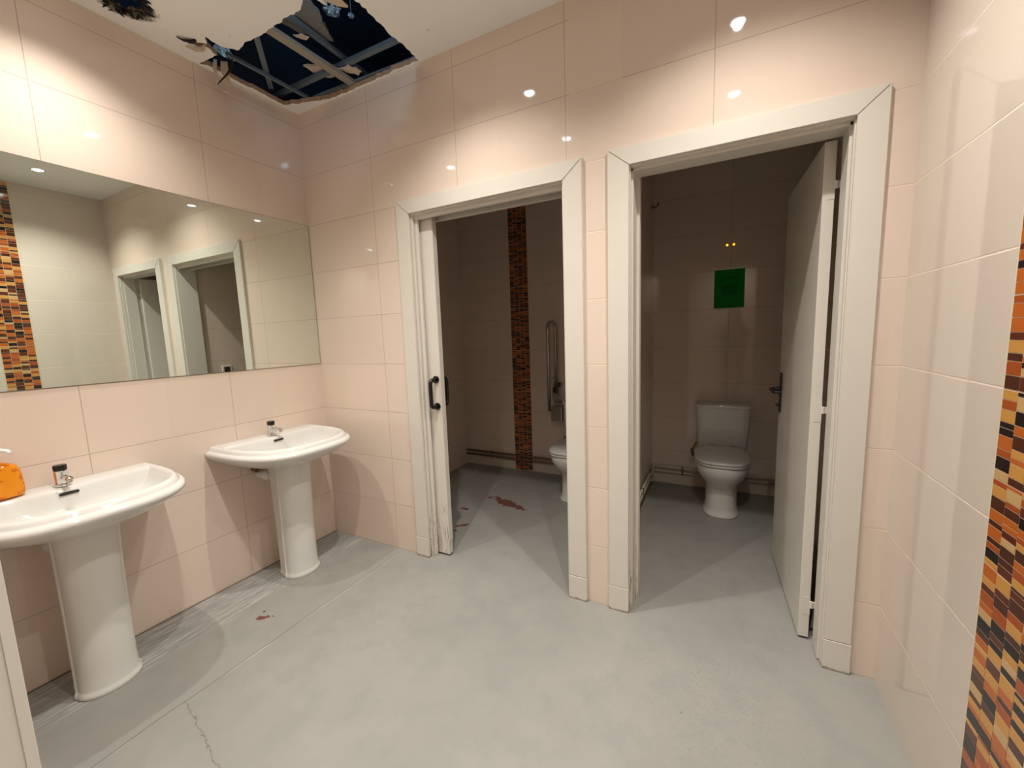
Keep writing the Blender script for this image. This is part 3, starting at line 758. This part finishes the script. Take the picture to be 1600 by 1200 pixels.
# flap hanging at the top edge of the hole
def ribbon(pts, widths, thick, name, mat, label, cat, side=(1, 0, 0), seed=1, grp=None):
    rnd = random.Random(seed); bm = BM(); side = Vector(side).normalized(); rings = []
    fw = []
    P = [Vector(p) for p in pts]; o = P[0].copy()
    for i, p in enumerate(P):
        d = (P[min(i + 1, len(P) - 1)] - P[max(i - 1, 0)]).normalized(); n = d.cross(side).normalized() * thick / 2
        wv = widths[i]; jl = rnd.uniform(-.2, .2) * wv; jr = rnd.uniform(-.2, .2) * wv
        rings.append([p - o - side * (wv + jl) + n, p - o + side * (wv + jr) + n, p - o + side * (wv + jr) - n, p - o - side * (wv + jl) - n])
    loft(bm, rings); ob = obj(name, bm, mat); ob.location = o
    return tag(ob, label, cat, grp)
ribbon([(.93, -.56, H + .012), (.935, -.535, H - .004), (.945, -.50, H - .012), (.955, -.47, H - .014), (.962, -.445, H - .010)], [.035, .034, .026, .018, .004], .006, 'board_flap', M['paper_tan'], 'tan torn flap at the top edge of the ceiling hole', 'board scrap', side=(1, .1, 0), seed=2)
# hanging debris by the left wall
g = 'scraps hanging from the hole beside the left wall'
ribbon([(.085, -.475, H + .03), (.088, -.478, H - .02), (.094, -.47, H - .055), (.088, -.474, H - .09), (.090, -.478, H - .118)], [.016, .017, .013, .017, .012], .007, 'hanging_scrap', M['paper_tan'], 'broadest pale strip hanging from ceiling hole at left wall', 'hanging scrap', side=(.5, .8, .1), seed=3, grp=g)
ribbon([(.066, -.505, H + .03), (.064, -.512, H - .01), (.068, -.508, H - .06), (.064, -.512, H - .105)], [.008, .010, .007, .003], .005, 'hanging_scrap', M['paper_tan'], 'narrow strip hanging left of the broad pale strip', 'hanging scrap', side=(.5, .8, 0), seed=4, grp=g)
ribbon([(.150, -.47, H + .03), (.146, -.472, H - .01), (.130, -.49, H - .05), (.112, -.522, H - .098), (.105, -.53, H - .112)], [.003, .004, .004, .003, .001], .004, 'hanging_scrap', M['char'], 'thin dark shred slanting across the hanging pale strips', 'hanging scrap', side=(.5, .8, 0), seed=5, grp=g)
ribbon([(.17, -.60, H + .01), (.155, -.615, H - .012), (.13, -.63, H - .016), (.112, -.66, H - .010)], [.012, .016, .010, .003], .004, 'hanging_scrap', M['paper_tan'], 'curled paper flap at the torn left tip of hole', 'hanging scrap', side=(.7, -.7, 0), seed=6, grp=g)
ribbon([(.19, -.64, H + .008), (.17, -.665, H - .010), (.15, -.69, H - .012), (.14, -.71, H - .006)], [.006, .012, .008, .002], .003, 'hanging_scrap', M['char'], 'black curled shred on ceiling beyond the torn left tip', 'hanging scrap', side=(.7, -.7, 0), seed=7, grp=g)
shard([(.02, -.54), (.09, -.535), (.15, -.50), (.13, -.44), (.05, -.44)], H + .05, .02, M['foil'], 'foil_scrap', 'silvery crumpled foil beside the left wall in hole', 'foil', seed=8, bend=1.5)
# crumpled foil, its cool glint colour put into the metal
rnd = random.Random(9)
for i, (x, y, zz, rr, lab) in enumerate(((.745, -.335, .13, .040, 'shiny crumpled foil deep in the ceiling hole near its top'), (.795, -.265, .125, .016, 'smaller glinting foil scrap beside the large crumpled foil'))):
    bm = BM(); bmesh.ops.create_icosphere(bm, subdivisions=3, radius=rr)
    for v in bm.verts: v.co *= rnd.uniform(.72, 1.15); v.co.z *= .6
    o = obj('foil_scrap', bm, M['foil']); o.location = (x, y, H + zz); tag(o, lab, 'foil', 'foil scraps in the ceiling hole')
bm = BM(); cyl(bm, (.745, -.335, H + .15), (.745, -.335, H + .75), .002, 8); cyl(bm, (.795, -.265, H + .13), (.795, -.265, H + .75), .002, 8)
tag(obj('hanger_wires', bm, M['galv']), 'thin hanger wires carrying the foil inside the hole', 'wire', kind='stuff')
pl_d = bpy.data.lights.new('plenum_glow', 'POINT'); pl_d.energy = 3.0; pl_d.color = (.45, .7, 1.0); pl_d.shadow_soft_size = .03  # added cool light lifting the dark void, no lamp stands there
o = bpy.data.objects.new('plenum_glow', pl_d); COL.objects.link(o); o.location = (1.05, -.62, H + .12)

# burnt hole flaps
rnd = random.Random(21)
bm = BM()
for i in range(150):
    a = rnd.uniform(0, 2 * PI); q = rnd.uniform(.65, 1.12)
    c = Vector((.185 + .085 * q * math.cos(a), -.91 + .075 * q * math.sin(a), H - rnd.uniform(-.004, .010)))
    L = rnd.uniform(.008, .028); b = rnd.uniform(0, 2 * PI); d = Vector((math.cos(b), math.sin(b), rnd.uniform(-.9, .3))).normalized() * L
    s = d.cross(Vector((0, 0, 1))).normalized() * rnd.uniform(.002, .006); n = Vector((0, 0, .0012))
    loft(bm, [[c - s + n, c + s + n, c + s - n, c - s - n], [c + d * .6 - s * .8 + n, c + d * .6 + s * .8 + n, c + d * .6 + s * .8 - n, c + d * .6 - s * .8 - n],
              [c + d - s * .1 + n, c + d + s * .1 + n, c + d + s * .1 - n, c + d - s * .1 - n]])
tag(obj('charred_debris', bm, M['char']), 'black charred shreds fringing the small burnt ceiling hole', 'debris', kind='stuff')

# ------------------------------------------------------------------ downlights
labs = ['recessed ceiling spotlight nearest the doorway with toilet in full view', 'recessed ceiling spotlight in front of sliding door, centre of front row',
        'recessed ceiling spotlight by the right wall mosaic, second row', 'recessed ceiling spotlight in the middle of second row', 'recessed ceiling spotlight above the near washbasin',
        'added unseen ceiling spotlight brightening the front wall behind the camera']
def make_lamp(x, y, label):
    r = thing('ceiling_spotlight', label, 'ceiling light', (x, y, H), 0, 'recessed ceiling spotlights')
    bm = BM(); n = 36
    prof = [(.030, -.0005), (.034, -.004), (.042, -.005), (.046, -.002), (.046, 0)]
    loft(bm, [[(a * math.cos(2 * PI * i / n), a * math.sin(2 * PI * i / n), z) for i in range(n)] for a, z in prof], cap0=False, cap1=False)
    obj('ring', bm, M['white_plastic'], r, smooth=True)
    bm = BM(); lathe(bm, (0, 0, -.0045), [(.031, .004), (.031, .002), (.025, 0), (.012, -.0015)], 28); obj('lens', bm, M['lens'], r)
    d = bpy.data.lights.new('lamp', 'SPOT'); d.energy = LAMP_POWER * (.72 if x < .5 else 1.15 if y < -3 else 1.0); d.color = LAMP_COLOR; d.spot_size = math.radians(124); d.spot_blend = 1.0; d.shadow_soft_size = .020
    o = bpy.data.objects.new('lamp', d); COL.objects.link(o); o.parent = r; o.location = (0, 0, -.014)
for (x, y), lb in zip(LAMPS, labs): make_lamp(x, y, lb)

# ------------------------------------------------------------------ photographer, behind the camera (seen as a reflection in the cubicle tiles)
M['skin'] = simple('skin', (.55, .34, .25), .5)
M['hair'] = simple('dark_hair', (.020, .012, .008), .45)
M['coat'] = simple('dark_coat', (.030, .030, .034), .85)
M['jeans'] = simple('dark_jeans', (.030, .040, .065), .85)
M['shoe'] = simple('black_shoes', (.012, .012, .012), .5)
PX, PY = 2.62, -2.24
def skin(name, nodes, links, root, mat, parent, sub=2):
    """nodes: {key: (x, y, z, rx, ry)}"""
    keys = list(nodes); me = bpy.data.meshes.new(name)
    me.from_pydata([nodes[k][:3] for k in keys], [(keys.index(a), keys.index(b)) for a, b in links], [])
    o = bpy.data.objects.new(name, me); COL.objects.link(o); me.materials.append(mat)
    m = o.modifiers.new('skin', 'SKIN'); m.use_smooth_shade = True
    if not me.skin_vertices: me.attributes.new
    for i, k in enumerate(keys):
        sv = me.skin_vertices[0].data[i]; sv.radius = nodes[k][3:5]; sv.use_root = (k == root)
    q = o.modifiers.new('sub', 'SUBSURF'); q.levels = sub; q.render_levels = sub
    if parent: o.parent = parent
    return o
C0 = Vector((2.4234, -1.8496, 1.3521))
pc = C0 - f_ * .019 + r_ * .045 - u_ * .012          # phone centre
pw = thing('person', 'person with long dark hair in dark coat, taking the photo, reflected in cubicle tiles', 'person', (PX, PY, 0))
def L(v): return Vector((v[0] - PX, v[1] - PY, v[2]))
hl = L(pc - r_ * .098 - f_ * .038 - u_ * .03); hr_ = L(pc + r_ * .098 - f_ * .038 - u_ * .03)
nd = {'pelvis': (0, 0, .93, .15, .105), 'waist': (0, .0, 1.05, .125, .09), 'chest': (0, .0, 1.22, .145, .10), 'collar': (0, -.01, 1.365, .10, .075), 'neck': (0, .0, 1.425, .050, .050), 'neck2': (0, .012, 1.475, .050, .052),
      'skull': (0, .022, 1.56, .072, .088), 'crown': (0, .012, 1.625, .050, .062),
      'shl': (-.155, -.01, 1.345, .052, .052), 'ell': (-.26, .09, 1.14, .038, .038), 'wrl': (hl.x - .012, hl.y - .05, hl.z - .05, .024, .026),
      'shr': (.155, -.01, 1.345, .052, .052), 'elr': (.21, .12, 1.13, .038, .038), 'wrr': (hr_.x + .012, hr_.y - .05, hr_.z - .05, .024, .026),
      'hipl': (-.09, 0, .86, .090, .092), 'knl': (-.10, .02, .47, .056, .058), 'anl': (-.10, -.01, .09, .037, .040), 'tol': (-.11, .12, .045, .036, .030),
      'hipr': (.09, 0, .86, .090, .092), 'knr': (.10, .02, .47, .056, .058), 'anr': (.10, -.01, .09, .037, .040), 'tor': (.11, .12, .045, .036, .030)}
nd['hml'] = (hl.x, hl.y, hl.z, .026, .017); nd['hmr'] = (hr_.x, hr_.y, hr_.z, .026, .017)
lk = [('pelvis', 'waist'), ('waist', 'chest'), ('chest', 'collar'), ('collar', 'neck'), ('neck', 'neck2'), ('neck2', 'skull'), ('skull', 'crown'), ('collar', 'shl'), ('shl', 'ell'), ('ell', 'wrl'), ('wrl', 'hml'),
      ('collar', 'shr'), ('shr', 'elr'), ('elr', 'wrr'), ('wrr', 'hmr'), ('pelvis', 'hipl'), ('hipl', 'knl'), ('knl', 'anl'), ('anl', 'tol'), ('pelvis', 'hipr'), ('hipr', 'knr'), ('knr', 'anr'), ('anr', 'tor')]
skin('body', nd, lk, 'pelvis', M['skin'], pw)
# fingers: four curl round the back edge, the thumb comes from the side of the palm
for side, h in ((-1, hl), (1, hr_)):
    for k in range(4):
        z = .026 - k * .017; ln = (.9, 1.0, .95, .78)[k]
        a = h + u_ * z * .9
        skin('finger', {'a': (*(a - r_ * side * .0), .0085, .0085), 'b': (*(a + r_ * side * .012 + f_ * .022 * ln), .0080, .0080), 'c': (*(a + r_ * side * .004 + f_ * .034 * ln), .0072, .0072), 'd': (*(a - r_ * side * .012 + f_ * .034 * ln), .0062, .0062)},
             [('a', 'b'), ('b', 'c'), ('c', 'd')], 'a', M['skin'], pw, 1)
    a = h - u_ * .022
    skin('thumb', {'a': (*a, .010, .010), 'b': (*(a - r_ * side * .022 + f_ * .004 - u_ * .006), .0095, .0095), 'c': (*(a - r_ * side * .045 + f_ * .012 + u_ * .004), .0075, .0075)}, [('a', 'b'), ('b', 'c')], 'a', M['skin'], pw, 1)
# face details
bm = BM()
bm.free()
for sx in (-1, 1):
    bm = BM(); bmesh.ops.create_uvsphere(bm, u_segments=12, v_segments=8, radius=.011, matrix=Matrix.Translation((sx * .030, .098, 1.555)))
    obj('eye', bm, M['white_plastic'], pw, smooth=True)
bm = BM(); loft(bm, [circ((0, .098, 1.556), .006, 10, (0, 1, -1.6)), circ((0, .113, 1.535), .009, 10, (0, 1, -1.6)), circ((0, .116, 1.523), .011, 10, (0, 1, -1.6)), circ((0, .100, 1.515), .008, 10, (0, 1, -1.6))]); obj('nose', bm, M['skin'], pw, smooth=True)
bm = BM(); bmesh.ops.create_uvsphere(bm, u_segments=14, v_segments=8, radius=.02, matrix=Matrix.Translation((0, .096, 1.497)) @ Matrix.Diagonal((1, .45, .32, 1))); obj('mouth', bm, simple('lips', (.45, .17, .14), .4), pw, smooth=True)
# long hair: cap and fall over the shoulders
bm = BM()
hrings = []
for z, a, yb, yf in ((1.672, .03, .035, .03), (1.660, .062, .07, .062), (1.62, .088, .098, .082), (1.57, .097, .105, .05), (1.50, .104, .105, .02), (1.42, .118, .105, .012), (1.34, .132, .105, .03), (1.26, .130, .10, .04), (1.20, .115, .085, .03), (1.17, .08, .06, .0)):
    hrings.append([(a * math.cos(2 * PI * i / 32), -.0 + (yf if math.sin(2 * PI * i / 32) > 0 else yb) * math.sin(2 * PI * i / 32) - .008, z) for i in range(32)])
loft(bm, hrings); obj('hair', bm, M['hair'], pw, smooth=True)
# coat: torso tube and sleeves, trousers, shoes
bm = BM()
loft(bm, [[(a * math.cos(2 * PI * i / 36), b * math.sin(2 * PI * i / 36), z) for i in range(36)] for z, a, b in ((.70, .215, .155), (.71, .22, .16), (.90, .195, .145), (1.06, .168, .125), (1.22, .185, .135), (1.33, .185, .115), (1.39, .12, .09), (1.435, .075, .075))])
coat = obj('coat', bm, M['coat'], pw, smooth=True)
for sfx, s_ in (('l', -1), ('r', 1)):
    ks = {k: nd[k + sfx] for k in ('sh', 'el', 'wr')}
    skin('sleeve', {k: (v[0], v[1], v[2], v[3] + .016, v[4] + .016) for k, v in ks.items()}, [('sh', 'el'), ('el', 'wr')], 'sh', M['coat'], coat)
    kl = {k: nd[k + sfx] for k in ('hip', 'kn', 'an')}
    skin('trouser_leg', {k: (v[0], v[1], v[2], v[3] + .012, v[4] + .012) for k, v in kl.items()}, [('hip', 'kn'), ('kn', 'an')], 'hip', M['jeans'], pw)
    bm = BM(); x = s_ * .105
    loft(bm, [sup(x, .045, .048, .095, .135, 2.4, .0), sup(x, .045, .050, .098, .138, 2.4, .02), sup(x, .03, .046, .080, .12, 2.3, .055), sup(x, -.005, .044, .048, .06, 2.2, .095), sup(x, -.01, .046, .045, .045, 2, .12)])
    obj('shoe', bm, M['shoe'], pw, smooth=True)
bm = BM(); box(bm, -.075, .075, -.036, .036, -.004, .004, bev=.003)
ph = obj('smartphone', bm, M['black']); ph.matrix_world = Matrix(((r_.x, u_.x, -f_.x, pc.x), (r_.y, u_.y, -f_.y, pc.y), (r_.z, u_.z, -f_.z, pc.z), (0, 0, 0, 1)))
tag(ph, 'black smartphone held up in both hands of the person', 'phone')
